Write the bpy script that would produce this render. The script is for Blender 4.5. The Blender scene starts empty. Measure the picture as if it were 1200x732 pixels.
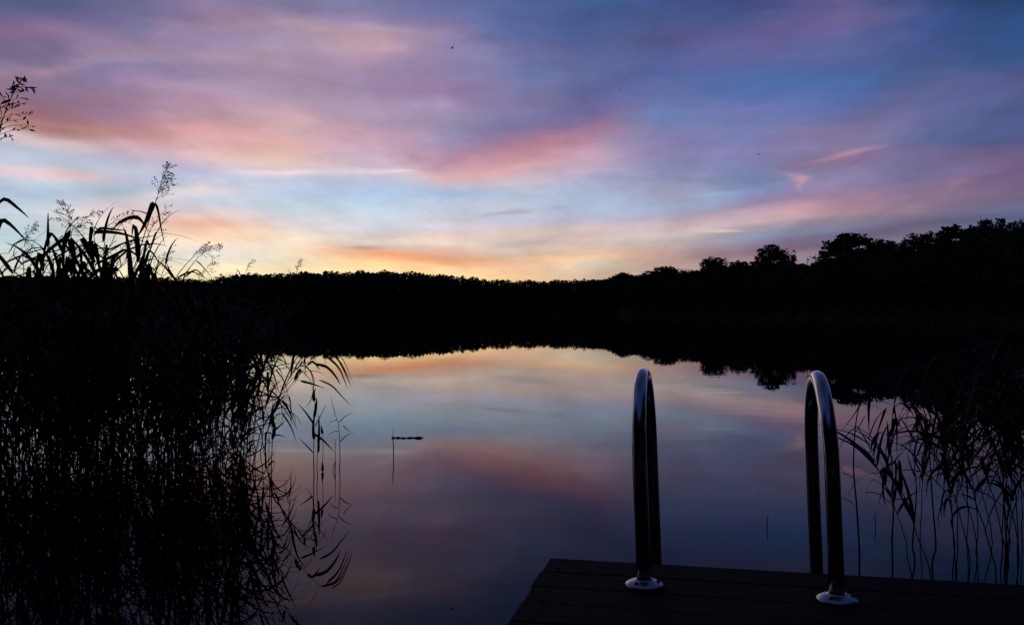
import bpy, math, random
import numpy as np
from mathutils import Vector, Matrix

R = math.radians
scene = bpy.context.scene
COL = scene.collection
F = 1080.0            # focal length of the photograph in its own pixels (1200 wide)
HY = 365.0            # row of the horizon
CAMZ = 1.25           # eye above the water
DECK = 0.50           # deck top above the water


def at(px, y_px, depth):
    """point of the world seen at a pixel of the photograph, at a distance along +Y"""
    return Vector(((px - 600) / F * depth, depth, CAMZ + (HY - y_px) / F * depth))


# ------------------------------------------------------------------ helpers
def lerp_tab(tab, x):
    for (a, b), (c, d) in zip(tab, tab[1:]):
        if x <= c:
            return b + (d - b) * max(0, (x - a)) / (c - a)
    return tab[-1][1]


class MB:
    def __init__(self):
        self.v, self.f = [], []

    def add(self, vs, fs):
        n = len(self.v)
        self.v.extend([tuple(p) for p in vs])
        self.f.extend([tuple(i + n for i in q) for q in fs])

    def box(self, x0, x1, y0, y1, z0, z1, mat=None):
        vs = [Vector(p) for p in ((x0, y0, z0), (x1, y0, z0), (x1, y1, z0), (x0, y1, z0),
                                  (x0, y0, z1), (x1, y0, z1), (x1, y1, z1), (x0, y1, z1))]
        if mat:
            vs = [mat @ p for p in vs]
        self.add(vs, [(3, 2, 1, 0), (4, 5, 6, 7), (0, 1, 5, 4), (1, 2, 6, 5), (2, 3, 7, 6), (3, 0, 4, 7)])

    def tube(self, pts, rads, n=8, cap=True):
        pts = [Vector(p) for p in pts]
        if not hasattr(rads, '__len__'):
            rads = [rads] * len(pts)
        t0 = (pts[1] - pts[0]).normalized()
        ref = Vector((1, 0, 0)) if abs(t0.x) < 0.8 else Vector((0, 1, 0))
        a = t0.cross(ref).normalized()
        vs, fs = [], []
        for i, p in enumerate(pts):
            t = (pts[min(i + 1, len(pts) - 1)] - pts[max(i - 1, 0)]).normalized()
            a = (a - t * a.dot(t)).normalized()
            b = t.cross(a)
            for k in range(n):
                an = 2 * math.pi * k / n
                vs.append(p + (a * math.cos(an) + b * math.sin(an)) * rads[i])
        for i in range(len(pts) - 1):
            for k in range(n):
                k2 = (k + 1) % n
                fs.append((i * n + k, i * n + k2, (i + 1) * n + k2, (i + 1) * n + k))
        if cap:
            fs.append(tuple(range(n - 1, -1, -1)))
            fs.append(tuple((len(pts) - 1) * n + k for k in range(n)))
        self.add(vs, fs)

    def lathe(self, prof, center, n=40, axis=None):
        vs, fs = [], []
        c = Vector(center)
        for (r, z) in prof:
            for k in range(n):
                an = 2 * math.pi * k / n
                p = Vector((r * math.cos(an), r * math.sin(an), z))
                vs.append(c + (axis @ p if axis else p))
        for i in range(len(prof) - 1):
            for k in range(n):
                k2 = (k + 1) % n
                fs.append((i * n + k, i * n + k2, (i + 1) * n + k2, (i + 1) * n + k))
        self.add(vs, fs)

    def blade(self, pts, wmax, side, rng=None, prof=None):
        """a long grass leaf: ribbon along pts, tapering to a point, creased along its midrib"""
        n = len(pts) - 1
        vs, fs = [], []
        for i, p in enumerate(pts):
            s = i / n
            w = wmax * (prof(s) if prof else min(1.0, 0.35 + s * 5) * max(0.02, (1 - s)) ** 0.65)
            t = (pts[min(i + 1, n)] - pts[max(i - 1, 0)])
            if t.length < 1e-9:
                t = Vector((0, 0, 1))
            t.normalize()
            sd = side - t * side.dot(t)
            if sd.length < 1e-5:
                sd = t.orthogonal()
            sd.normalize()
            up = t.cross(sd)
            vs += [p - sd * w * .5, p + up * w * .12, p + sd * w * .5]
        for i in range(n):
            a = i * 3
            fs += [(a, a + 1, a + 4, a + 3), (a + 1, a + 2, a + 5, a + 4)]
        self.add(vs, fs)

    def mesh(self, name, mat, smooth=False):
        me = bpy.data.meshes.new(name)
        me.from_pydata(self.v, [], self.f)
        if mat:
            me.materials.append(mat)
        if smooth:
            me.polygons.foreach_set('use_smooth', [True] * len(me.polygons))
        me.update()
        return me

    def build(self, name, mat, parent=None, smooth=False):
        o = bpy.data.objects.new(name, self.mesh(name, mat, smooth))
        COL.objects.link(o)
        if parent:
            o.parent = parent
        return o


class Mass:
    """many copies of small meshes merged into one (for what nobody could count)"""
    def __init__(self):
        self.v, self.l, self.t, self.n = [], [], [], 0

    @staticmethod
    def prep(src):
        if not hasattr(src, 'np'):
            src.np = (np.array([tuple(p) for p in src.v], dtype=np.float32), np.array([i for q in src.f for i in q], dtype=np.int32), np.array([len(q) for q in src.f], dtype=np.int32))
        return src.np

    def put(self, src, x, y, z, rz, kx, kz):
        v, l, t = Mass.prep(src)
        c, s = math.cos(rz), math.sin(rz)
        w_ = np.empty_like(v)
        w_[:, 0] = x + (c * v[:, 0] - s * v[:, 1]) * kx
        w_[:, 1] = y + (s * v[:, 0] + c * v[:, 1]) * kx
        w_[:, 2] = z + v[:, 2] * kz
        self.v.append(w_); self.l.append(l + self.n); self.t.append(t); self.n += len(v)

    def build(self, name, mat):
        v, l, t = np.concatenate(self.v), np.concatenate(self.l), np.concatenate(self.t)
        me = bpy.data.meshes.new(name)
        me.vertices.add(len(v)); me.vertices.foreach_set('co', v.ravel())
        me.loops.add(len(l)); me.loops.foreach_set('vertex_index', l)
        me.polygons.add(len(t)); me.polygons.foreach_set('loop_start', np.concatenate([[0], np.cumsum(t)[:-1]]).astype(np.int32))
        me.update(calc_edges=True)
        me.materials.append(mat)
        o = bpy.data.objects.new(name, me)
        COL.objects.link(o)
        return o


def tag(o, label=None, cat=None, group=None, kind=None):
    for k, v in (('label', label), ('category', cat), ('group', group), ('kind', kind)):
        if v:
            o[k] = v
    return o


def empty(name, loc=(0, 0, 0), rz=0.0, **kw):
    o = bpy.data.objects.new(name, None)
    COL.objects.link(o)
    o.location = loc
    o.rotation_euler = (0, 0, rz)
    o.empty_display_size = .05
    return tag(o, **kw)


def dup(root, loc, rz=0.0, scale=(1, 1, 1), label=None):
    r = root.copy()
    COL.objects.link(r)
    r.location = loc
    r.rotation_euler = (0, 0, rz)
    r.scale = scale
    if label:
        r['label'] = label
    for ch in list(root.children):
        c = ch.copy()
        COL.objects.link(c)
        c.parent = r
    return r


# ------------------------------------------------------------------ materials
def srgb(c):
    out = []
    for v in c:
        v = v / 255.0
        out.append(v / 12.92 if v <= .04045 else ((v + .055) / 1.055) ** 2.4)
    return (out[0], out[1], out[2], 1)


def new_mat(name):
    m = bpy.data.materials.new(name)
    m.use_nodes = True
    return m, m.node_tree, m.node_tree.nodes['Principled BSDF']


def noisy_mat(name, c1, c2, scale, rough=.7, bump=0.0, stretch=(1, 1, 1), spec=.3, detail=4):
    m, nt, b = new_mat(name)
    tc = nt.nodes.new('ShaderNodeTexCoord')
    mp = nt.nodes.new('ShaderNodeMapping')
    mp.inputs['Scale'].default_value = stretch
    nz = nt.nodes.new('ShaderNodeTexNoise')
    nz.inputs['Scale'].default_value = scale
    nz.inputs['Detail'].default_value = detail
    cr = nt.nodes.new('ShaderNodeValToRGB')
    cr.color_ramp.elements[0].position = .3
    cr.color_ramp.elements[0].color = (*c1, 1)
    cr.color_ramp.elements[1].position = .7
    cr.color_ramp.elements[1].color = (*c2, 1)
    L = nt.links.new
    L(tc.outputs['Object'], mp.inputs[0])
    L(mp.outputs[0], nz.inputs['Vector'])
    L(nz.outputs['Fac'], cr.inputs[0])
    L(cr.outputs[0], b.inputs['Base Color'])
    b.inputs['Roughness'].default_value = rough
    b.inputs['Specular IOR Level'].default_value = spec
    if bump:
        bp = nt.nodes.new('ShaderNodeBump')
        bp.inputs['Strength'].default_value = .5
        bp.inputs['Distance'].default_value = bump
        L(nz.outputs['Fac'], bp.inputs['Height'])
        L(bp.outputs[0], b.inputs['Normal'])
    return m


M_LEAF = noisy_mat('tree_leaf', (.022, .034, .014), (.045, .062, .024), .6, .7, spec=.12)
M_SPRUCE = noisy_mat('spruce_needles', (.016, .026, .014), (.030, .045, .022), .5, .8, spec=.1)
M_BARK = noisy_mat('bark', (.03, .024, .018), (.07, .055, .042), 3, .9, .02, (1, 1, .3), spec=.1)
M_REED = noisy_mat('reed_leaf', (.035, .048, .016), (.070, .075, .028), 9, .6, spec=.15)
M_STEM = noisy_mat('reed_stem', (.050, .050, .022), (.085, .075, .035), 14, .6, spec=.15)
M_HEAD = noisy_mat('reed_plume', (.045, .030, .024), (.075, .052, .040), 30, .8, spec=.1)
M_SOIL = noisy_mat('shore_soil', (.010, .012, .007), (.024, .025, .014), .35, .95, spec=.05)
M_STICK = noisy_mat('wet_twig', (.025, .020, .016), (.05, .04, .03), 20, .5)
M_BIRD = noisy_mat('bird_feather', (.02, .02, .024), (.045, .042, .045), 12, .7)


def wood_mat(name, c1, c2):
    m, nt, b = new_mat(name)
    L = nt.links.new
    tc = nt.nodes.new('ShaderNodeTexCoord')
    geo = nt.nodes.new('ShaderNodeNewGeometry')
    add = nt.nodes.new('ShaderNodeVectorMath'); add.operation = 'MULTIPLY_ADD'
    # every board gets its own piece of grain
    L(geo.outputs['Random Per Island'], add.inputs[0])
    add.inputs[1].default_value = (31, 17, 9)
    L(tc.outputs['Object'], add.inputs[2])
    mp = nt.nodes.new('ShaderNodeMapping'); mp.inputs['Scale'].default_value = (1.2, 26, 26)
    L(add.outputs[0], mp.inputs[0])
    nz = nt.nodes.new('ShaderNodeTexNoise'); nz.inputs['Scale'].default_value = 3; nz.inputs['Detail'].default_value = 6
    L(mp.outputs[0], nz.inputs['Vector'])
    n2 = nt.nodes.new('ShaderNodeTexNoise'); n2.inputs['Scale'].default_value = 5; n2.inputs['Detail'].default_value = 3
    L(add.outputs[0], n2.inputs['Vector'])
    mx = nt.nodes.new('ShaderNodeMath'); mx.operation = 'MULTIPLY_ADD'
    L(nz.outputs['Fac'], mx.inputs[0]); mx.inputs[1].default_value = .6
    m2 = nt.nodes.new('ShaderNodeMath'); m2.operation = 'MULTIPLY'; m2.inputs[1].default_value = .4
    L(n2.outputs['Fac'], m2.inputs[0]); L(m2.outputs[0], mx.inputs[2])
    m3 = nt.nodes.new('ShaderNodeMath'); m3.operation = 'MULTIPLY_ADD'; m3.inputs[1].default_value = .22
    L(geo.outputs['Random Per Island'], m3.inputs[0]); L(mx.outputs[0], m3.inputs[2])
    cr = nt.nodes.new('ShaderNodeValToRGB')
    cr.color_ramp.elements[0].position = .35; cr.color_ramp.elements[0].color = (*c1, 1)
    cr.color_ramp.elements[1].position = .85; cr.color_ramp.elements[1].color = (*c2, 1)
    L(m3.outputs[0], cr.inputs[0]); L(cr.outputs[0], b.inputs['Base Color'])
    b.inputs['Roughness'].default_value = .82
    b.inputs['Specular IOR Level'].default_value = .12
    bp = nt.nodes.new('ShaderNodeBump'); bp.inputs['Strength'].default_value = .6; bp.inputs['Distance'].default_value = .004
    L(nz.outputs['Fac'], bp.inputs['Height']); L(bp.outputs[0], b.inputs['Normal'])
    return m


M_WOOD = wood_mat('weathered_boards', (.005, .0045, .004), (.020, .017, .014))
M_SCREW = noisy_mat('rusty_screw', (.03, .018, .012), (.06, .035, .022), 60, .8)


def metal_mat():
    m, nt, b = new_mat('polished_steel')
    L = nt.links.new
    b.inputs['Base Color'].default_value = (.62, .62, .63, 1)
    b.inputs['Metallic'].default_value = 1
    tc = nt.nodes.new('ShaderNodeTexCoord')
    nz = nt.nodes.new('ShaderNodeTexNoise'); nz.inputs['Scale'].default_value = 22; nz.inputs['Detail'].default_value = 5
    L(tc.outputs['Object'], nz.inputs['Vector'])
    mr = nt.nodes.new('ShaderNodeMapRange')
    mr.inputs['To Min'].default_value = .12; mr.inputs['To Max'].default_value = .22
    L(nz.outputs['Fac'], mr.inputs['Value']); L(mr.outputs[0], b.inputs['Roughness'])
    return m


M_STEEL = metal_mat()
M_FLANGE = metal_mat()
M_FLANGE.name = 'satin_steel'
for n_ in M_FLANGE.node_tree.nodes:
    if n_.type == 'MAP_RANGE':
        n_.inputs['To Min'].default_value, n_.inputs['To Max'].default_value = .24, .40


def water_mat():
    m, nt, b = new_mat('lake_water')
    L = nt.links.new
    b.inputs['Base Color'].default_value = (.003, .007, .016, 1)
    b.inputs['Roughness'].default_value = .004
    b.inputs['IOR'].default_value = 1.12
    tc = nt.nodes.new('ShaderNodeTexCoord')
    n1 = nt.nodes.new('ShaderNodeTexNoise'); n1.inputs['Scale'].default_value = 1.1; n1.inputs['Detail'].default_value = 2
    mp = nt.nodes.new('ShaderNodeMapping'); mp.inputs['Scale'].default_value = (.6, 1.6, 1)
    L(tc.outputs['Object'], mp.inputs[0]); L(mp.outputs[0], n1.inputs['Vector'])
    n2 = nt.nodes.new('ShaderNodeTexNoise'); n2.inputs['Scale'].default_value = .05; n2.inputs['Detail'].default_value = 3
    L(mp.outputs[0], n2.inputs['Vector'])
    mr = nt.nodes.new('ShaderNodeMapRange'); mr.inputs['From Min'].default_value = .42; mr.inputs['From Max'].default_value = .62
    mr.inputs['To Min'].default_value = .25; mr.inputs['To Max'].default_value = 1.0
    L(n2.outputs['Fac'], mr.inputs['Value'])
    mu = nt.nodes.new('ShaderNodeMath'); mu.operation = 'MULTIPLY'
    L(n1.outputs['Fac'], mu.inputs[0]); L(mr.outputs[0], mu.inputs[1])
    bp = nt.nodes.new('ShaderNodeBump'); bp.inputs['Strength'].default_value = 1; bp.inputs['Distance'].default_value = .0010
    L(mu.outputs[0], bp.inputs['Height']); L(bp.outputs[0], b.inputs['Normal'])
    return m


M_WATER = water_mat()

# ------------------------------------------------------------------ camera
cam = bpy.data.cameras.new('camera')
cam.sensor_width = 36
cam.lens = F / 1200 * 36
cam.clip_start = .05
cam.clip_end = 6000
cam.shift_y = -(366 - HY) / 1200
camo = bpy.data.objects.new('camera', cam)
COL.objects.link(camo)
camo.location = (0, 0, CAMZ)
camo.rotation_euler = (R(90), 0, 0)
scene.camera = camo

# ------------------------------------------------------------------ sky (world)
w = bpy.data.worlds.new('World')
scene.world = w
w.use_nodes = True
nt = w.node_tree
nt.nodes.clear()
L = nt.links.new


def node(t, **kw):
    n = nt.nodes.new(t)
    for k, v in kw.items():
        setattr(n, k, v)
    return n


def math_n(op, a, b=None, c=None, clamp=False):
    n = node('ShaderNodeMath', operation=op, use_clamp=clamp)
    for i, v in enumerate((a, b, c)):
        if v is None:
            continue
        if isinstance(v, (int, float)):
            n.inputs[i].default_value = v
        else:
            L(v, n.inputs[i])
    return n.outputs[0]


def mix_c(fac, a, b, mode='MIX'):
    n = node('ShaderNodeMix', data_type='RGBA', blend_type=mode, clamp_factor=True)
    for s, v in ((0, fac), (6, a), (7, b)):
        if isinstance(v, (int, float)):
            n.inputs[s].default_value = v
        elif isinstance(v, tuple):
            n.inputs[s].default_value = v
        else:
            L(v, n.inputs[s])
    return n.outputs[2]


tc = node('ShaderNodeTexCoord')
sep = node('ShaderNodeSeparateXYZ')
L(tc.outputs['Generated'], sep.inputs[0])
az = math_n('ARCTAN2', sep.outputs[0], sep.outputs[1])
el = math_n('ARCSINE', math_n('ABSOLUTE', sep.outputs[2]))
comb = node('ShaderNodeCombineXYZ')
L(az, comb.inputs[0]); L(el, comb.inputs[1])


def noise(vec, scale, mscale=(1, 1, 1), rot=0.0, detail=5, rough=.5, off=(0, 0, 0)):
    mp = node('ShaderNodeMapping')
    mp.inputs['Scale'].default_value = mscale
    mp.inputs['Rotation'].default_value = (0, 0, rot)
    mp.inputs['Location'].default_value = off
    L(vec, mp.inputs[0])
    n = node('ShaderNodeTexNoise')
    n.inputs['Scale'].default_value = scale
    n.inputs['Detail'].default_value = detail
    n.inputs['Roughness'].default_value = rough
    L(mp.outputs[0], n.inputs['Vector'])
    return n


# warp: large soft swirls and small wisps, both stretched along the horizon
w1 = noise(comb.outputs[0], 1, (5, 15, 1), R(-8), 4, .5)
w2 = noise(comb.outputs[0], 1, (12, 40, 1), R(-12), 8, .62, (3, 7, 0))


def vm(op, a, b):
    n = node('ShaderNodeVectorMath', operation=op)
    for i, v in enumerate((a, b)):
        if isinstance(v, tuple):
            n.inputs[i].default_value = v
        else:
            L(v, n.inputs[i])
    return n.outputs[0]


d1 = vm('MULTIPLY', vm('SUBTRACT', w1.outputs['Color'], (.5, .5, .5)), (.14, .016, 0))
d2 = vm('MULTIPLY', vm('SUBTRACT', w2.outputs['Color'], (.5, .5, .5)), (.075, .012, 0))
# the warp dies away towards the horizon, where the bands are thin
damp = node('ShaderNodeMapRange')
damp.inputs['From Min'].default_value = .0; damp.inputs['From Max'].default_value = .2
damp.inputs['To Min'].default_value = .25; damp.inputs['To Max'].default_value = 1
L(el, damp.inputs['Value'])
sc = node('ShaderNodeVectorMath', operation='SCALE')
L(vm('ADD', d1, d2), sc.inputs[0]); L(damp.outputs[0], sc.inputs['Scale'])
P = vm('ADD', comb.outputs[0], sc.outputs[0])
sp = node('ShaderNodeSeparateXYZ'); L(P, sp.inputs[0])
azw, elw = sp.outputs[0], sp.outputs[1]
elp = math_n('MAXIMUM', elw, 0.0)
tt = math_n('DIVIDE', elp, math_n('ADD', elp, .25))


def px_az(x):
    return math.atan((x - 600) / F)


def px_el(x, y):
    return math.atan((HY - y) * math.cos(px_az(x)) / F)


# dusk colours of the sky along nine directions, from the horizon up (photograph rows)
COLS = {
    -10: [(0, (84, 90, 130)), (8, (88, 94, 135)), (15, (100, 92, 138)), (26, (116, 100, 136)), (38, (132, 106, 138)), (48, (116, 102, 138)), (64, (122, 106, 140)), (76, (130, 117, 147)), (84, (163, 132, 152)), (91, (140, 120, 148)), (108, (138, 110, 143)), (108, (145, 108, 124)), (121, (160, 112, 125)), (127, (176, 128, 125)), (134, (167, 122, 121)), (140, (180, 142, 140)), (147, (210, 182, 190)), (154, (214, 195, 200)), (166, (180, 191, 209)), (186, (186, 194, 214)), (192, (205, 205, 215)), (197, (232, 205, 212)), (203, (213, 205, 218)), (208, (185, 200, 215)), (220, (172, 192, 216)), (248, (200, 212, 224)), (275, (186, 208, 216)), (300, (205, 215, 212)), (325, (222, 218, 200))],
    60: [(0, (84, 90, 130)), (8, (88, 94, 135)), (15, (100, 92, 138)), (26, (116, 100, 136)), (38, (132, 106, 138)), (48, (116, 102, 138)), (64, (122, 106, 140)), (76, (130, 117, 147)), (84, (163, 132, 152)), (91, (140, 120, 148)), (108, (138, 110, 143)), (124, (145, 108, 124)), (137, (160, 112, 125)), (143, (176, 128, 125)), (150, (167, 122, 121)), (156, (180, 142, 140)), (163, (210, 182, 190)), (170, (214, 195, 200)), (182, (180, 191, 209)), (194, (186, 194, 214)), (200, (205, 205, 215)), (205, (232, 205, 212)), (211, (213, 205, 218)), (216, (185, 200, 215)), (228, (172, 192, 216)), (248, (200, 212, 224)), (275, (186, 208, 216)), (300, (205, 215, 212)), (325, (222, 218, 200))],
    150: [(0, (108, 104, 142)), (20, (113, 108, 148)), (30, (118, 114, 152)), (42, (134, 120, 155)), (60, (145, 125, 151)), (72, (140, 126, 160)), (78, (124, 115, 152)), (90, (132, 118, 158)), (112, (148, 122, 150)), (128, (147, 116, 143)), (140, (156, 117, 140)), (150, (175, 130, 140)), (157, (188, 140, 136)), (166, (205, 165, 175)), (175, (195, 168, 178)), (191, (182, 182, 205)), (200, (190, 196, 215)), (208, (190, 192, 212)), (215, (176, 190, 218)), (222, (178, 196, 212)), (230, (205, 208, 214)), (240, (215, 200, 204)), (250, (235, 208, 205)), (265, (226, 205, 192)), (285, (226, 220, 208)), (305, (230, 226, 205)), (325, (245, 232, 192))],
    240: [(0, (140, 122, 162)), (12, (146, 122, 151)), (30, (160, 136, 164)), (42, (150, 134, 170)), (60, (171, 147, 170)), (76, (152, 135, 169)), (90, (158, 138, 165)), (100, (170, 148, 175)), (112, (180, 145, 170)), (138, (185, 150, 165)), (146, (205, 152, 160)), (155, (215, 160, 168)), (172, (212, 172, 175)), (182, (218, 188, 198)), (190, (198, 182, 206)), (200, (182, 184, 210)), (206, (184, 194, 218)), (213, (200, 200, 215)), (220, (232, 218, 222)), (226, (218, 214, 220)), (232, (198, 206, 222)), (240, (200, 204, 216)), (254, (236, 205, 197)), (265, (236, 188, 170)), (276, (250, 210, 175)), (285, (250, 225, 200)), (292, (226, 220, 216)), (305, (228, 222, 205)), (312, (250, 238, 203)), (325, (245, 230, 185))],
    330: [(5, (133, 125, 160)), (15, (142, 130, 168)), (25, (170, 145, 168)), (50, (168, 152, 182)), (65, (170, 148, 172)), (72, (178, 150, 172)), (80, (160, 138, 165)), (98, (168, 144, 170)), (115, (182, 160, 180)), (125, (192, 160, 178)), (140, (210, 175, 180)), (152, (210, 175, 185)), (162, (220, 175, 178)), (172, (225, 185, 178)), (185, (232, 200, 185)), (192, (230, 205, 198)), (197, (222, 200, 205)), (204, (226, 216, 228)), (210, (190, 200, 222)), (220, (190, 203, 230)), (230, (182, 203, 226)), (240, (192, 210, 220)), (250, (208, 216, 226)), (257, (220, 214, 222)), (270, (232, 222, 215)), (280, (250, 233, 215)), (290, (252, 232, 210)), (305, (236, 226, 200)), (320, (255, 235, 190))],
    430: [(0, (120, 120, 162)), (10, (126, 125, 168)), (25, (150, 134, 170)), (33, (180, 155, 178)), (43, (176, 148, 161)), (52, (196, 162, 180)), (68, (178, 151, 177)), (80, (165, 140, 170)), (100, (164, 142, 178)), (107, (153, 136, 166)), (126, (172, 150, 182)), (140, (170, 148, 176)), (150, (192, 155, 180)), (168, (198, 163, 180)), (185, (202, 178, 200)), (197, (205, 185, 205)), (202, (218, 210, 222)), (207, (195, 192, 212)), (215, (178, 192, 222)), (226, (170, 195, 224)), (236, (176, 205, 230)), (250, (194, 209, 226)), (262, (200, 214, 227)), (270, (205, 205, 212)), (277, (200, 194, 192)), (285, (215, 203, 195)), (291, (205, 178, 165)), (301, (235, 175, 135)), (308, (252, 212, 155)), (322, (252, 228, 175))],
    520: [(0, (98, 105, 155)), (20, (108, 115, 160)), (28, (125, 115, 155)), (46, (145, 128, 168)), (66, (141, 131, 171)), (80, (146, 130, 165)), (95, (140, 122, 160)), (108, (150, 122, 161)), (126, (162, 145, 181)), (142, (148, 136, 165)), (150, (142, 134, 168)), (160, (152, 142, 178)), (172, (152, 136, 172)), (182, (166, 136, 165)), (192, (180, 140, 165)), (200, (182, 150, 168)), (212, (218, 180, 185)), (216, (198, 190, 205)), (226, (165, 194, 225)), (234, (180, 196, 225)), (246, (186, 200, 214)), (264, (215, 208, 220)), (270, (202, 198, 212)), (278, (229, 201, 189)), (287, (238, 220, 205)), (293, (222, 190, 178)), (303, (226, 166, 135)), (309, (234, 178, 125)), (314, (250, 208, 160)), (325, (255, 222, 170))],
    600: [(0, (78, 98, 150)), (20, (82, 98, 150)), (40, (92, 102, 155)), (58, (105, 108, 158)), (85, (106, 118, 165)), (100, (112, 118, 168)), (126, (128, 119, 162)), (142, (118, 120, 162)), (152, (130, 118, 160)), (162, (140, 120, 158)), (170, (165, 122, 150)), (178, (185, 135, 155)), (190, (205, 160, 167)), (197, (220, 170, 178)), (203, (205, 178, 190)), (218, (200, 195, 210)), (226, (182, 192, 215)), (233, (178, 194, 220)), (240, (190, 199, 218)), (260, (188, 192, 214)), (266, (200, 190, 200)), (272, (212, 194, 185)), (282, (205, 192, 185)), (288, (192, 178, 180)), (295, (212, 202, 185)), (303, (208, 180, 162)), (308, (226, 184, 152)), (316, (235, 190, 162)), (326, (248, 208, 155))],
    690: [(0, (62, 92, 145)), (15, (66, 86, 140)), (30, (70, 92, 150)), (45, (78, 98, 152)), (75, (91, 101, 151)), (90, (96, 106, 158)), (105, (90, 100, 148)), (120, (102, 101, 155)), (138, (125, 108, 160)), (144, (145, 112, 152)), (150, (152, 122, 150)), (164, (182, 140, 165)), (170, (196, 150, 178)), (176, (184, 158, 180)), (194, (192, 163, 190)), (202, (182, 170, 190)), (208, (168, 166, 200)), (215, (166, 174, 206)), (234, (165, 185, 212)), (246, (171, 186, 213)), (258, (185, 185, 210)), (263, (205, 190, 200)), (270, (214, 192, 195)), (276, (202, 182, 180)), (290, (205, 181, 171)), (297, (218, 182, 155)), (302, (235, 200, 162)), (309, (212, 202, 182)), (322, (205, 180, 158))],
    780: [(0, (62, 84, 142)), (25, (74, 88, 138)), (45, (84, 85, 137)), (60, (82, 96, 152)), (88, (90, 106, 168)), (112, (104, 118, 170)), (130, (108, 128, 182)), (140, (106, 126, 178)), (150, (120, 124, 172)), (160, (132, 128, 175)), (180, (139, 132, 177)), (205, (134, 140, 176)), (218, (146, 152, 182)), (228, (158, 156, 188)), (236, (152, 165, 190)), (243, (160, 176, 205)), (250, (162, 168, 196)), (258, (180, 166, 182)), (264, (200, 178, 184)), (278, (204, 191, 191)), (284, (182, 175, 171)), (297, (198, 162, 158)), (308, (192, 162, 150)), (322, (195, 165, 155))],
    880: [(0, (64, 74, 130)), (12, (68, 80, 135)), (24, (72, 90, 142)), (32, (88, 88, 140)), (44, (98, 94, 150)), (75, (98, 102, 160)), (84, (82, 104, 162)), (107, (80, 107, 166)), (126, (108, 116, 172)), (145, (112, 120, 168)), (160, (112, 118, 170)), (175, (124, 122, 170)), (190, (124, 129, 177)), (202, (118, 130, 172)), (212, (114, 132, 174)), (220, (126, 144, 188)), (228, (128, 140, 182)), (232, (138, 130, 172)), (237, (140, 126, 157)), (243, (165, 145, 175)), (252, (190, 161, 176)), (260, (195, 172, 182)), (267, (165, 150, 165)), (273, (142, 142, 160)), (279, (138, 148, 180)), (287, (136, 124, 152)), (295, (122, 100, 118)), (302, (150, 126, 142)), (320, (165, 145, 160))],
    980: [(0, (98, 92, 145)), (16, (105, 95, 140)), (26, (106, 96, 148)), (46, (90, 100, 152)), (60, (84, 96, 150)), (76, (78, 92, 148)), (98, (72, 104, 158)), (112, (75, 104, 162)), (125, (92, 104, 163)), (138, (94, 108, 160)), (146, (112, 114, 155)), (160, (135, 120, 165)), (172, (138, 127, 164)), (186, (140, 115, 150)), (204, (136, 126, 165)), (218, (148, 128, 168)), (228, (150, 125, 155)), (240, (163, 128, 153)), (251, (172, 140, 152)), (257, (140, 130, 150)), (268, (124, 130, 161)), (275, (104, 106, 136)), (287, (112, 91, 119)), (293, (130, 115, 140)), (310, (140, 130, 150))],
    1080: [(0, (58, 74, 125)), (20, (58, 80, 138)), (60, (66, 86, 142)), (80, (74, 92, 142)), (105, (92, 100, 146)), (126, (99, 102, 155)), (140, (94, 102, 150)), (165, (88, 100, 148)), (172, (110, 102, 148)), (190, (112, 108, 150)), (208, (115, 108, 150)), (222, (130, 112, 145)), (242, (148, 122, 145)), (250, (135, 118, 145)), (261, (97, 92, 120)), (268, (114, 106, 133)), (290, (125, 115, 145))],
    1180: [(0, (38, 66, 112)), (20, (42, 74, 125)), (40, (46, 78, 130)), (66, (52, 82, 132)), (78, (66, 82, 135)), (100, (82, 85, 135)), (112, (84, 92, 140)), (130, (75, 90, 139)), (168, (84, 94, 145)), (175, (92, 90, 132)), (182, (111, 92, 130)), (206, (116, 97, 134)), (228, (112, 98, 130)), (238, (108, 100, 131)), (245, (100, 104, 142)), (256, (84, 96, 130)), (285, (98, 98, 130))],
}


# where the cloud edges slant from one direction to the next: pairs of rows that belong together
SLANTS = {
    (-10, 60): [(127, 143), (150, 166), (166, 182), (196, 204), (232, 232)],
    (60, 150): [(84, 72), (143, 157), (166, 178), (182, 190), (205, 206), (232, 232)],
    (150, 240): [(72, 60), (157, 168), (178, 184), (191, 192), (215, 206), (230, 220), (262, 265)],
    (330, 430): [(25, 33), (50, 52), (80, 107), (172, 180), (190, 197), (210, 208), (290, 302)],
    (430, 520): [(33, 46), (52, 66), (126, 126), (180, 196), (202, 210), (212, 218), (236, 230), (301, 308)],
    (520, 600): [(28, 58), (95, 126), (142, 142), (182, 168), (212, 197), (220, 220), (260, 262), (308, 312)],
    (600, 690): [(58, 75), (152, 128), (166, 142), (197, 170), (220, 196), (240, 246), (272, 268), (318, 304)],
    (690, 780): [(75, 45), (105, 70), (142, 112), (176, 150), (202, 190), (246, 243), (270, 272), (302, 300)],
    (780, 880): [(45, 40), (88, 96), (150, 145), (243, 222), (278, 256), (284, 268), (308, 296)],
    (880, 980): [(44, 18), (107, 98), (160, 150), (228, 214), (256, 246), (268, 262), (295, 284)],
    (980, 1080): [(46, 20), (98, 66), (160, 126), (186, 176), (245, 236), (262, 256), (286, 262)],
    (1080, 1180): [(60, 40), (126, 100), (172, 184), (236, 212), (261, 254)],
}


def col_at(st, y):
    if y <= st[0][0]:
        return st[0][1]
    for (a, c), (b, d) in zip(st, st[1:]):
        if y <= b:
            t = (y - a) / max(1e-6, b - a)
            return tuple(p + (q - p) * t for p, q in zip(c, d))
    return st[-1][1]


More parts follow.
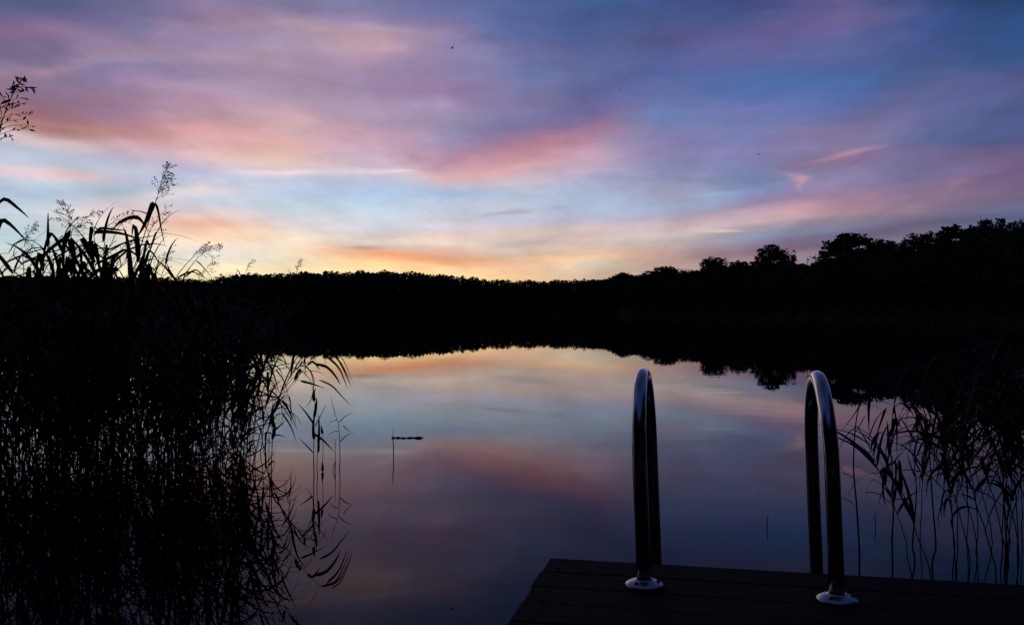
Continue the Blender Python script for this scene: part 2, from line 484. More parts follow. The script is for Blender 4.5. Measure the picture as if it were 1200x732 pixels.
full = {}
xs = list(COLS)
for xa, xb in zip(xs, xs[1:]):
    full[xa] = COLS[xa]
    if (xa, xb) not in SLANTS:
        continue
    mp_ = [(0, 0)] + SLANTS[(xa, xb)] + [(340, 340)]
    fwd = mp_
    bwd = [(b, a) for a, b in mp_]
    for t in ((1 / 3, 2 / 3) if xb - xa > 60 else (.5,)):
        ys = sorted({round((1 - t) * y + t * lerp_tab(fwd, y), 1) for y, _ in COLS[xa]} | {round((1 - t) * lerp_tab(bwd, y) + t * y, 1) for y, _ in COLS[xb]})
        mid = [((1 - t) * a + t * b, a, b) for a, b in mp_]
        st = []
        for y in ys:
            if st and y - st[-1][0] < 1.5:
                continue
            ya = lerp_tab([(m, a) for m, a, b in mid], y)
            yb = lerp_tab([(m, b) for m, a, b in mid], y)
            ca, cb = col_at(COLS[xa], ya), col_at(COLS[xb], yb)
            st.append((y, tuple((1 - t) * p + t * q for p, q in zip(ca, cb))))
        full[xa + (xb - xa) * t] = st
full[xs[-1]] = COLS[xs[-1]]
COLS = full


def sky_ramp(stops):
    """stops: (elevation in radians, rgb 0..255)"""
    r = node('ShaderNodeValToRGB')
    cr = r.color_ramp
    cr.interpolation = 'LINEAR'
    stops = sorted((e / (e + .25), c) for e, c in stops)
    while len(stops) > 32:          # a colour ramp holds 32 stops: let go of the one that changes least
        def loss(i):
            (p0, c0), (p1, c1), (p2, c2) = stops[i - 1:i + 2]
            t = (p1 - p0) / (p2 - p0)
            return sum(abs(b - (a + (c - a) * t)) for a, b, c in zip(c0, c1, c2))
        del stops[min(range(1, len(stops) - 1), key=loss)]
    while len(cr.elements) < len(stops):
        cr.elements.new(.5)
    for i, (p, c) in enumerate(stops):
        cr.elements[i].position = p
    for i, (p, c) in enumerate(stops):
        cr.elements[i].color = srgb(c)
    # chained on the colour so far, so that the shader is worked through one direction at a time
    L(tt if cur is None else math_n('MULTIPLY_ADD', cur, 1e-7, tt), r.inputs[0])
    return r.outputs[0]


ZEN = [(R(32), .72), (R(55), .46), (R(90), .36)]
cur, prev_az = None, None
seq = []
for x, st in COLS.items():
    s = [(px_el(x, y), c) for y, c in st]
    top = st[0][1]
    blue = (52, 62, 118)
    for e, k in ZEN:
        s.append((e, tuple(k * (.45 * a + .55 * b) * 1.05 for a, b in zip(top, blue))))
    seq.append((px_az(x), s))
lowL = [(R(0), (190, 185, 185)), (R(6), (140, 150, 180)), (R(12), (120, 105, 135)), (R(20), (88, 84, 120)), (R(45), (48, 54, 98)), (R(90), (38, 45, 86))]
lowR = [(R(0), (85, 85, 120)), (R(6), (80, 80, 120)), (R(12), (60, 68, 118)), (R(20), (30, 52, 104)), (R(45), (30, 44, 92)), (R(90), (32, 42, 84))]
back = [(R(0), (50, 56, 84)), (R(8), (66, 58, 92)), (R(18), (38, 48, 92)), (R(45), (30, 40, 84)), (R(90), (34, 42, 84))]
seq = [(R(-180), back), (R(-110), back), (R(-55), lowL)] + seq + [(R(52), lowR), (R(110), back)]
for a, s in seq:
    c = sky_ramp(s)
    if cur is None:
        cur = c
    else:
        mr = node('ShaderNodeMapRange', interpolation_type='LINEAR')
        mr.inputs['From Min'].default_value = prev_az
        mr.inputs['From Max'].default_value = a
        L(math_n('MULTIPLY_ADD', cur, 1e-7, azw), mr.inputs['Value'])
        cur = mix_c(mr.outputs[0], cur, c)
    prev_az = a

# single clouds: x, y, half width, half height (photograph pixels), tilt, colour, opacity
CLOUDS = [
    (100, 40, 46, 8, -8, (150, 124, 156), .4), (60, 84, 22, 4, -4, (172, 138, 156), .35), (130, 64, 28, 5, -10, (152, 130, 160), .4), 
    (390, 44, 50, 8, -12, (196, 164, 172), .45), (290, 165, 60, 18, 0, (224, 170, 170), .35),
    (646, 165, 40, 7, 20, (192, 130, 150), .5), (562, 196, 36, 6, 15, (196, 146, 158), .45),
    (566, 206, 34, 6, 12, (220, 174, 178), .6), 
    (82, 205, 26, 5, -2, (240, 190, 180), .7), (130, 208, 30, 4, -5, (186, 170, 196), .4), (200, 231, 50, 4, 10, (226, 212, 216), .5), (262, 213, 18, 5, 15, (216, 210, 222), .5),
    (215, 262, 26, 6, -6, (240, 182, 155), .6), (285, 274, 30, 6, -8, (250, 216, 180), .5),
    (345, 203, 32, 1.8, 0, (250, 226, 228), .8), (450, 202.5, 34, 1.6, 0, (232, 214, 224), .6), (380, 256, 40, 3, 1, (222, 214, 216), .5),
    (425, 291, 18, 2.2, 1, (165, 140, 140), .7), (450, 298, 44, 3.4, -3, (232, 152, 116), .7), (395, 296, 30, 3, -2, (240, 186, 150), .5), (480, 303, 30, 3, -4, (232, 160, 120), .6),
    (560, 304, 36, 3.2, -3, (216, 160, 130), .6), (600, 249.5, 19, 2.4, 8, (158, 162, 184), .8), (648, 242, 8, 2.2, 0, (150, 158, 188), .7), (536, 232, 18, 1.6, 16, (160, 184, 214), .5),
    (645, 303, 40, 2.4, 0, (246, 204, 164), .5), (842, 272, 24, 1.4, 0, (226, 204, 192), .8), (830, 228, 40, 2.6, 3, (164, 180, 208), .5), (830, 252, 36, 4, 8, (188, 164, 180), .4),
    (830, 292, 34, 2.4, 4, (160, 136, 146), .45), (985, 181, 32, 2.8, 9, (190, 144, 164), .75), (935, 206, 16, 3.4, -14, (208, 156, 162), .7), (947, 213, 10, 3.2, -42, (204, 156, 160), .55),
    (935, 160, 40, 12, 6, (140, 120, 164), .5), (932, 246, 34, 7, 8, (208, 162, 160), .6), (1030, 232, 30, 7, 12, (165, 130, 152), .45), (1128, 214, 18, 5, 30, (160, 124, 148), .45),
    (930, 20, 36, 14, 16, (100, 88, 142), .4), (850, 66, 36, 10, 22, (96, 98, 156), .4), (1130, 104, 40, 10, 12, (90, 92, 144), .35), (925, 96, 40, 14, 6, (72, 104, 164), .4),
    (925, 283, 40, 4, 8, (118, 104, 130), .5), (1025, 264, 30, 4, 8, (112, 100, 130), .4),
]
wisp = noise(comb.outputs[0], 1, (20, 70, 1), R(-14), 7, .6, (11, 2, 0))
wmr = node('ShaderNodeMapRange')
wmr.inputs['From Min'].default_value = .32; wmr.inputs['From Max'].default_value = .68
wmr.inputs['To Min'].default_value = .62; wmr.inputs['To Max'].default_value = 1.15
L(wisp.outputs['Fac'], wmr.inputs['Value'])
for (x, y, rx, ry, ang, c, op) in CLOUDS:
    a0 = px_az(x)
    mp = node('ShaderNodeMapping', vector_type='TEXTURE')
    mp.inputs['Location'].default_value = (a0, px_el(x, y), 0)
    mp.inputs['Rotation'].default_value = (0, 0, R(ang))
    mp.inputs['Scale'].default_value = (rx / F * math.cos(a0), ry / F, 1)
    ch = node('ShaderNodeVectorMath', operation='MULTIPLY_ADD')
    L(cur, ch.inputs[0]); ch.inputs[1].default_value = (1e-7, 1e-7, 0); L(P, ch.inputs[2])
    L(ch.outputs[0], mp.inputs[0])
    dt = node('ShaderNodeVectorMath', operation='DOT_PRODUCT')
    L(mp.outputs[0], dt.inputs[0]); L(mp.outputs[0], dt.inputs[1])
    g = math_n('POWER', .42, dt.outputs['Value'])
    g = math_n('MULTIPLY', math_n('MULTIPLY', g, op), wmr.outputs[0])
    cur = mix_c(g, cur, srgb(c))

# fine fibres of high cloud over everything, following the cloud sheet's own perspective
zz = math_n('ADD', math_n('ABSOLUTE', sep.outputs[2]), .10)
cp = node('ShaderNodeCombineXYZ')
L(math_n('DIVIDE', sep.outputs[0], zz), cp.inputs[0]); L(math_n('DIVIDE', sep.outputs[1], zz), cp.inputs[1])
fib = noise(cp.outputs[0], 1, (2.3, .55, 1), R(-6), 9, .6)
fib.inputs['Distortion'].default_value = .5
fmr = node('ShaderNodeMapRange')
fmr.inputs['From Min'].default_value = .30; fmr.inputs['From Max'].default_value = .70
fmr.inputs['To Min'].default_value = .87; fmr.inputs['To Max'].default_value = 1.13
L(fib.outputs['Fac'], fmr.inputs['Value'])
fine = noise(P, 1, (13, 52, 1), R(-8), 9, .62, (21, 5, 0))
fin = node('ShaderNodeMapRange')
fin.inputs['From Min'].default_value = .30; fin.inputs['From Max'].default_value = .70
fin.inputs['To Min'].default_value = .90; fin.inputs['To Max'].default_value = 1.09
L(fine.outputs['Fac'], fin.inputs['Value'])
hs = node('ShaderNodeVectorMath', operation='SCALE')
L(cur, hs.inputs[0]); L(math_n('MULTIPLY', fmr.outputs[0], fin.outputs[0]), hs.inputs['Scale'])

# thin remainder of the physical twilight sky under the clouds
SUN_AZ, SUN_EL = R(-6), R(0.6)
sky = node('ShaderNodeTexSky', sky_type='NISHITA')
sky.sun_disc = False
sky.sun_elevation = SUN_EL
sky.sun_rotation = SUN_AZ
ss = node('ShaderNodeVectorMath', operation='SCALE'); ss.inputs['Scale'].default_value = .004
L(sky.outputs[0], ss.inputs[0])
tot = vm('ADD', hs.outputs[0], ss.outputs[0])
bg = node('ShaderNodeBackground'); bg.inputs['Strength'].default_value = 1.0
out = node('ShaderNodeOutputWorld')
L(tot, bg.inputs['Color']); L(bg.outputs[0], out.inputs['Surface'])

# the sun has just gone down behind the wooded far shore
sl = bpy.data.lights.new('sun', 'SUN')
sl.energy = .02
sl.angle = R(.5)
sl.color = (1, .62, .38)
so = bpy.data.objects.new('sun', sl)
COL.objects.link(so)
sun_dir = Vector((math.sin(SUN_AZ) * math.cos(SUN_EL), math.cos(SUN_AZ) * math.cos(SUN_EL), math.sin(SUN_EL)))
so.rotation_euler = sun_dir.to_track_quat('Z', 'Y').to_euler()
so.location = sun_dir * 50

# ------------------------------------------------------------------ lake bed and shore, water
SHORE = [(-180, 7.5), (-140, 7.0), (-115, 7.2), (-95, 8.0), (-75, 11), (-60, 22), (-48, 60), (-38, 150), (-30, 250), (-20, 300), (-8, 350), (0, 400), (6, 380),
         (8, 290), (12, 232), (16, 195), (20, 152), (24, 124), (27.5, 108), (33, 84), (42, 50), (55, 24), (70, 13), (90, 9.0), (115, 7.6), (140, 7.2), (180, 7.5)]




def shore_r(a_deg):
    a = (a_deg + 180) % 360 - 180
    return lerp_tab(SHORE, a)


rng = random.Random(4)


def ground_z(a_deg, r):
    rs = shore_r(a_deg)
    d = r - rs
    wob = .12 * math.sin(a_deg * .7 + r * .5) + .1 * math.sin(r * .31 + a_deg * .23)
    if d < 0:
        return max(-2.2, d * .16) - .05 + wob * min(1, -d * .1)
    hill = (7.5 * (1 - math.exp(-d / 20.0)) if rs > 45 else 3.6 * (1 - math.exp(-d / 45.0))) + .35 * (1 - math.exp(-d / 2.0))
    return hill + wob * min(1, d * .2) + min(d * .004, 6)


NA = 240
radii = [0.0, 1, 2, 3, 4, 5, 6, 6.5, 7, 7.5, 8, 8.5, 9, 10, 11.5, 13, 15, 18, 22, 27, 33, 40, 48, 58, 68, 78, 88, 98, 108, 118, 128, 140, 152, 166, 180, 195, 212,
         230, 250, 270, 290, 310, 330, 350, 375, 400, 430, 470, 520, 600, 750, 1000, 1500, 2500, 4000]
g = MB()
vs, fs = [], []
for r in radii:
    for k in range(NA):
        a = -180 + 360 * k / NA
        vs.append((r * math.sin(R(a)), r * math.cos(R(a)), ground_z(a, r)))
for i in range(len(radii) - 1):
    for k in range(NA):
        k2 = (k + 1) % NA
        fs.append((i * NA + k, (i + 1) * NA + k, (i + 1) * NA + k2, i * NA + k2))
g.add(vs, fs)
tag(g.build('ground', M_SOIL, smooth=True), kind='structure')

g = MB()
vs, fs = [(0, 0, 0)], []
wr = [2, 5, 10, 25, 60, 150, 300, 480]
for r in wr:
    for k in range(96):
        a = 2 * math.pi * k / 96
        vs.append((r * math.sin(a), r * math.cos(a), 0))
for k in range(96):
    fs.append((0, 1 + (k + 1) % 96, 1 + k))
for i in range(len(wr) - 1):
    for k in range(96):
        k2 = (k + 1) % 96
        fs.append((1 + i * 96 + k, 1 + i * 96 + k2, 1 + (i + 1) * 96 + k2, 1 + (i + 1) * 96 + k))
g.add(vs, fs)
tag(g.build('lake_water', M_WATER), kind='structure')


# ------------------------------------------------------------------ trees
def leaf_quad(mb, p, s, rng):
    n = Vector((rng.gauss(0, 1), rng.gauss(0, 1), rng.gauss(0, .8))).normalized()
    a = n.orthogonal().normalized()
    a = Matrix.Rotation(rng.uniform(0, 6.28), 3, n) @ a
    b = n.cross(a)
    l, q = s, s * rng.uniform(.45, .8)
    mb.add([p - a * l * .5, p + b * q * .5, p + a * l * .5, p - b * q * .5], [(0, 1, 2, 3)])


def broadleaf(rng, H, W, leaves=1500, leaf=.36, lobes=16, low=.28, fat=1.0):
    """returns (trunk MB, crown MB); origin at the foot, H metres tall, W wide"""
    tr, cr = MB(), MB()
    tw = H * .022
    bend = Vector((rng.uniform(-.04, .04) * H, rng.uniform(-.04, .04) * H, 0))
    path = [Vector((0, 0, -.5)) + bend * (t * t) + Vector((0, 0, t * H * .82)) for t in [0, .1, .25, .45, .7, 1]]
    tr.tube(path, [tw * 1.35, tw * 1.05, tw * .9, tw * .7, tw * .42, tw * .12], 8)
    cents = []
    for i in range(lobes):
        t = low + (1 - low) * ((i + .5) / lobes)
        a = i * 2.4 + rng.uniform(-.5, .5)
        env = math.sin(math.pi * min(1, max(.02, (t - low * .75) / (1.04 - low * .75))) ** .8) ** .6
        rad = W * .5 * env * rng.uniform(.30, .92)
        c = Vector((math.cos(a) * rad, math.sin(a) * rad, H * t * .95)) + bend * t * t
        cs = W * rng.uniform(.13, .22) * fat
        c.z = min(c.z, H - cs * .6)
        cents.append((c, cs))
        st = bend * ((t * .7) ** 2) + Vector((0, 0, H * t * .66))
        mid = (st + c) * .5 + Vector((0, 0, -.05 * H * rng.random()))
        tr.tube([st, mid, c], [tw * .42, tw * .25, tw * .07], 5)
        for q in range(3):
            e = c + Vector((rng.gauss(0, 1), rng.gauss(0, 1), rng.gauss(.2, .7))) * cs * .7
            tr.tube([mid.lerp(c, .6), e], [tw * .14, tw * .04], 4)
    # the leaves gather in sprays round the ends of the twigs
    sprays = []
    for c, cs in cents:
        for q in range(20):
            d = Vector((rng.gauss(0, 1), rng.gauss(0, 1), rng.gauss(0, 1))).normalized() * (rng.random() ** .36) * cs * rng.uniform(.75, 1.08)
            d.z *= .75
            sprays.append((c + d, cs * rng.uniform(.12, .26)))
    for i in range(leaves):
        c, cs = sprays[rng.randrange(len(sprays))]
        d = Vector((rng.uniform(-1, 1), rng.uniform(-1, 1), rng.uniform(-.8, .8))) * cs
        leaf_quad(cr, c + d, leaf * rng.uniform(.6, 1.25), rng)
    return tr, cr


def spruce(rng, H, W, tiers=13, per=9):
    tr, cr = MB(), MB()
    tr.tube([(0, 0, -.5), (0, 0, H * .5), (0, 0, H * .99)], [H * .016, H * .010, H * .002], 6)
    for i in range(tiers):
        t = .1 + .9 * i / tiers
        rad = W * .5 * (1 - t) ** .85 + .10
        n = max(4, int(per * (1 - t * .5)))
        for k in range(n):
            a = 6.283 * (k + rng.random() * .7) / n
            l = rad * rng.uniform(.7, 1.15)
            o = Vector((math.cos(a), math.sin(a), 0))
            s = Vector((-o.y, o.x, 0))
            b = Vector((0, 0, H * t + rng.uniform(-.1, .1)))
            e = b + o * l + Vector((0, 0, -l * .42))
            m = b + o * l * .55 + Vector((0, 0, -l * .14))
            wd = l * .26
            cr.add([b, m + s * wd - Vector((0, 0, .1 * l)), e, m - s * wd - Vector((0, 0, .1 * l)), m + Vector((0, 0, l * .06))],
                   [(0, 1, 4), (1, 2, 4), (2, 3, 4), (3, 0, 4)])
    cr.add([(-.1, 0, H * .93), (.1, 0, H * .93), (0, .02, H * 1.0)], [(0, 1, 2)])
    cr.add([(0, -.1, H * .93), (0, .1, H * .93), (0.02, 0, H * 1.0)], [(0, 1, 2)])
    return tr, cr


# --- variants for the mixed wood: unit trees (height 1 m scaled)
VAR_B, VAR_S = [], []
rv = random.Random(21)
for k in range(7):
    lo = [rv.uniform(.22, .38), 14 + 2 * k]
    t_, c_ = broadleaf(random.Random(100 + k), 13.0, rv.uniform(8.0, 10.5), 12000, .44, 24 + (k % 3) * 5, lo[0], fat=1.3)
    VAR_B.append((t_.mesh('trunk', M_BARK, True), c_.mesh('crown', M_LEAF)))
for k in range(4):
    t_, c_ = spruce(random.Random(200 + k), 13.0, rv.uniform(4.2, 5.6), 15, 10)
    VAR_S.append((t_.mesh('trunk', M_BARK, True), c_.mesh('crown', M_SPRUCE)))


def plant_tree(name, var, px, y_top, depth, width_px, rz, label, group=None, cat='tree'):
    X = (px - 600) / F * depth
    a = math.degrees(math.atan2(X, depth))
    z0 = ground_z(a, math.hypot(X, depth))
    top = CAMZ + (HY - y_top) / F * depth
    sz = (top - z0) / 13.0
    sx = (width_px / F * depth) / 9.0
    r = empty(name, (X, depth, z0), rz, label=label, cat=cat, group=group)
    r.scale = (sx, sx, sz)
    for nm, me in zip(('trunk', 'crown'), var):
        o = bpy.data.objects.new(nm, me)
        COL.objects.link(o)
        o.parent = r
    return r


rt = random.Random(77)
# (px, top row, width px, species, label) - the trees one can tell apart against the sky, from the open water to the right edge
PEAKS = [
    (727, 320, 40, 'b', 'low rounded tree where the flat far tree line first steps up'),
    (783, 312, 46, 'b', 'broad dome shaped tree just above the left ladder rail'),
    (833, 302, 42, 'b', 'small square topped tree standing out above its neighbours between the two rails'),
    (868, 306, 46, 'b', 'flat topped tree directly left of the ball shaped tree'),
    (909, 289, 58, 'b', 'ball shaped dark tree standing alone above the tree line, left of the two thin spires'),
    (946, 300, 18, 's', 'shorter thin spruce spire of the pair right of the ball shaped tree'),
    (956, 295, 19, 's', 'taller thin spruce spire of the pair right of the ball shaped tree'),
    (1000, 273, 88, 'b', 'big round headed tree above the right ladder rail'),
    (1036, 281, 60, 'b', 'spreading tree leaning against the big round headed one above the right rail'),
    (1072, 275, 54, 'b', 'narrow knobbly tree between two gaps in the right hand tree tops'),
    (1116, 265, 70, 'b', 'open crowned tree with sky showing through, left of the highest tree'),
    (1158, 259, 78, 'b', 'highest airy tree with sky glinting through its spreading crown'),
    (1200, 259, 72, 'b', 'dark tree cut by the right edge of the view'),
]


def depth_at(px):
    a = math.atan((px - 600) / F)
    return (shore_r(math.degrees(a)) + 7) * math.cos(a)


for i, (px, y, wd, sp_, lab) in enumerate(PEAKS):
    d = depth_at(px) * rt.uniform(1.0, 1.04)
    if sp_ == 'b':
        v = VAR_B[i % 7]
        nm = 'broadleaf_tree'
    else:
        v = VAR_S[i % 4]
        nm = 'spruce_tree'
        wd *= 1.9
    plant_tree(nm, v, px, y, d, wd, rt.uniform(0, 6.28), lab)
# lower trees of the same wood that fill in between, none of them told apart
fill_top = [(700, 325), (720, 323), (745, 318.5), (765, 316.5), (800, 316), (815, 312), (850, 312), (880, 308), (905, 306), (930, 306), (970, 306), (985, 296), (1015, 288), (1050, 294), (1090, 290),
            (1138, 282), (1180, 274), (1240, 268), (1300, 262)]
px = 700
while px < 1290:
    d = depth_at(px) * rt.uniform(.99, 1.02)
    y = lerp_tab(fill_top, px) + rt.uniform(0, 5)
    plant_tree('broadleaf_tree', VAR_B[rt.randrange(7)], px, y, d, rt.uniform(34, 46) + (px - 700) * .05, rt.uniform(0, 6.28),
               'ordinary dark tree filling the lower canopy of the right shore wood', 'lower trees of the right shore wood')
    px += rt.uniform(15, 21)

# --- the far wood, one mass across the water
PROFILE = [(-900, 316), (-200, 320), (0, 323), (150, 323), (240, 327), (258, 324), (275, 321), (300, 319.5), (320, 321.5), (345, 318), (400, 318.5), (450, 317.5), (480, 318.5), (520, 321.5),
           (556, 325), (585, 328), (640, 328), (690, 327), (715, 325), (760, 321), (800, 320), (860, 317), (900, 313), (960, 310), (1000, 302), (1050, 297), (1100, 292), (1150, 284), (1200, 278), (1300, 272)]
rf = random.Random(5)
small = []
for k in range(8):
    if k < 4:
        a, b = spruce(random.Random(300 + k), 1.0, .30 + .03 * k, 11, 8)
    else:
        a, b = broadleaf(random.Random(310 + k), 1.0, .66, 420, .055, 11, .2)
    small.append((a, b))
mass = Mass()
a = -33.0
while a < 31:
    for row in range(5):
        aa = a + rf.uniform(-.1, .1)
        rr = shore_r(aa) + 3 + row * 7 + rf.uniform(0, 5)
        x, y = rr * math.sin(R(aa)), rr * math.cos(R(aa))
        pxx = 600 + F * math.tan(R(aa))
        ptop = lerp_tab(PROFILE, pxx) + .8 * math.sin(pxx * .19) + .6 * math.sin(pxx * .47 + 1) + rf.gauss(0, .7) + abs(rf.gauss(0, .9)) + (4 - row) * .8
        if rf.random() < .06:
            ptop -= rf.uniform(.8, 2.6)
        z0 = ground_z(aa, rr)
        h = max(CAMZ + (HY - ptop) / F * y - z0, 3.5)
        if row == 0:
            h *= rf.uniform(.8, 1)
        tmb, cmb = small[rf.randrange(8) if pxx < 690 else 4 + rf.randrange(4)]
        w_ = max(h, 8) * rf.uniform(.85, 1.2)
        rz = rf.uniform(0, 6.28)
        mass.put(tmb, x, y, z0, rz, w_, h)
        mass.put(cmb, x, y, z0, rz, w_, h)
    a += .14 if shore_r(a) > 250 else .24
bush = [broadleaf(random.Random(330 + k), 1.0, 1.3, 150, .14, 8, .1)[1] for k in range(3)]
a = -33.0
while a < 33:
    aa = a + rf.uniform(-.1, .1)
    for row in range(2):
        rr = shore_r(aa) + .6 + row * 2.2 + rf.uniform(0, 1.5)
        h = rf.uniform(2.2, 4.2)
        mass.put(bush[rf.randrange(3)], rr * math.sin(R(aa)), rr * math.cos(R(aa)), -.1, rf.uniform(0, 6.28), h, h)
    a += 120.0 / shore_r(a)
tag(mass.build('far_forest', M_SPRUCE), 'dark wooded far shore along the whole horizon, one even mass of trees', 'forest', kind='stuff')

# --- tall wood on the bank behind the viewer and to both sides; the ladder mirrors it
fo = Mass()
rb = random.Random(9)
bb = [broadleaf(random.Random(400 + k), 13.0, 7.0, 1300, .5, 22, .08) for k in range(4)]
a = 62
while a < 300:
    aa = (a + 180) % 360 - 180
    for row in range(2):
        rr = shore_r(aa) + 1.6 + row * 4 + rb.uniform(0, 1.6)
        if abs(abs(aa) - 180) < 9 and row == 0:
            continue
        x, y = rr * math.sin(R(aa)), rr * math.cos(R(aa))
        k = rb.uniform(1.05, 1.5)
        rz = rb.uniform(0, 6.28)
        for src in bb[rb.randrange(4)]:
            fo.put(src, x, y, ground_z(aa, rr), rz, k, k)
    a += 9 if abs(shore_r(aa)) < 14 else 6
tag(fo.build('shore_woodland', M_LEAF), 'tall dark wood on the bank behind the dock', 'woodland', kind='stuff')

# ------------------------------------------------------------------ dock
ang = R(12.1)
DM = Matrix.Translation((.117, 2.81, 0)) @ Matrix.Rotation(-ang, 4, 'Z')     # origin: far left corner; +x along the front edge, +y out over the lake
dock = empty('wooden_dock', DM.translation, -ang, label='dark weathered wooden swimming dock in front, boards running side to side', cat='dock')
DWID, DLEN = 2.9, 10.2
rd = random.Random(12)
mb = MB()
y = 0.0
while y > -DLEN:
    bw = .142
    dz = rd.uniform(-.0015, .0015)
    x0 = rd.uniform(-.004, .004)
    x1 = DWID + rd.uniform(-.004, .004)
    yy = y - bw
    c = .002
    prof = [(yy, -.030), (yy, -c), (yy + c, 0), (y - c, 0), (y, -c), (y, -.030)]
    vs = [(x0, p, DECK + q + dz) for p, q in prof] + [(x1, p, DECK + q + dz) for p, q in prof]
    n = len(prof)
    fs = [tuple(range(n)), tuple(range(2 * n - 1, n - 1, -1))] + [(i, i + n, (i + 1) % n + n, (i + 1) % n) for i in range(n)]
    mb.add(vs, fs)
    y -= bw + .003
mb.build('deck', M_WOOD, dock)
m = MB(); m.box(.02, DWID - .02, -.062, -.018, DECK - .20, DECK - .034); m.build('fascia_board', M_WOOD, dock)
for xx in (.022, .98, 1.92, DWID - .068):
    m = MB(); m.box(xx, xx + .046, -DLEN + .02, -.066, DECK - .21, DECK - .036); m.build('joist', M_WOOD, dock)
for xx in (.14, DWID - .14):
    for yy in (-.16, -3.0, -6.0):
        m = MB(); m.tube([(xx, yy, -2.4), (xx, yy, DECK - .04)], .06, 14); m.build('post', M_WOOD, dock, True)
# screw heads, two rows over every joist
m = MB()
yy = -.071
while yy > -4.2:
    for xx in (.045, 1.003, 1.943, DWID - .045):
        for s in (-.04, .04):
            m.lathe([(.0045, .0), (.0045, .0032), (.0001, .0036)], (xx + rd.uniform(-.006, .006), yy + s, DECK - .001), 8)
    yy -= .149
m.build('screw_heads', M_SCREW, dock)['kind'] = 'stuff'

# ------------------------------------------------------------------ swimming ladder
inv = DM.inverted()
bl = inv @ Vector((.363, 2.53, DECK))
br = inv @ Vector((.847, 2.40, DECK))
lad = empty('swimming_ladder', DM @ Vector(((bl.x + br.x) / 2, (bl.y + br.y) / 2, DECK)), -ang,
            label='polished steel bathing ladder with two hooped handrails, bolted to the dock edge', cat='ladder')
LM = lad.matrix_basis.inverted() @ DM
Rr, zc = .25, .311
tilt = Matrix.Rotation(R(-2.2), 4, 'Y')


def rail_path(b):
    pts = []
    for z in (0.001, .12, .22):
        pts.append(Vector((0, 0, z)))
    for k in range(0, 25):
        t = math.pi * k / 24
        pts.append(Vector((0, Rr * (1 - math.cos(t)), zc + Rr * math.sin(t))))
    for z in (.2, .05, -.2, -.6, -1.0, -1.35):
        pts.append(Vector((0, 2 * Rr, z)))
    return [LM @ (b + (tilt @ p)) for p in pts]


for b in (bl, br):
    pts = rail_path(b)
    m = MB(); m.tube(pts, .0205, 24); m.build('handrail', M_STEEL, lad, True)
    m = MB()
    c = LM @ b
    m.lathe([(.0525, .0005), (.0525, .003), (.050, .0062), (.040, .0115), (.030, .0150), (.0245, .0165), (.0235, .0185), (.0215, .0190), (.0207, .0150)], c, 48)
    fl = m.build('flange', M_FLANGE, lad, True)
    for q in range(3):
        an = 2.1 + q * 2.094
        p = c + Vector((math.cos(an) * .038, math.sin(an) * .038, .0118))
        s = MB(); s.lathe([(.0052, -.002), (.0052, .0028), (.004, .0042), (.0001, .0046)], p, 16); s.build('screw', M_SCREW, fl, True)
for z in (-.16, -.42, -.68, -.94, -1.2):
    p0 = LM @ (bl + (tilt @ Vector((0, 2 * Rr, z)))); p1 = LM @ (br + (tilt @ Vector((0, 2 * Rr, z))))
    m = MB()
    d = (p1 - p0).normalized()
    u = Vector((0, 0, 1)); f = d.cross(u)
    vs = [q + f * a_ + u * b_ for q in (p0, p1) for a_, b_ in ((-.035, -.012), (.035, -.012), (.035, .012), (-.035, .012))]
    m.add(vs, [(0, 1, 2, 3), (7, 6, 5, 4), (0, 4, 5, 1), (1, 5, 6, 2), (2, 6, 7, 3), (3, 7, 4, 0)])
    m.build('rung', M_STEEL, lad)


# ------------------------------------------------------------------ reeds
def smooth_path(pts, n):
    """Catmull-Rom through a few points"""
    pts = [Vector(p) for p in pts]
    if len(pts) == 2:
        return [pts[0].lerp(pts[1], i / n) for i in range(n + 1)]
    ext = [pts[0] * 2 - pts[1]] + pts + [pts[-1] * 2 - pts[-2]]
    out = []
    segs = len(pts) - 1
    for i in range(n + 1):
        u = i / n * segs
        k = min(int(u), segs - 1)
        t = u - k
        p0, p1, p2, p3 = ext[k:k + 4]
        out.append(.5 * ((2 * p1) + (p2 - p0) * t + (2 * p0 - 5 * p1 + 4 * p2 - p3) * t * t + (3 * p1 - p0 - 3 * p2 + p3) * t ** 3))
    return out


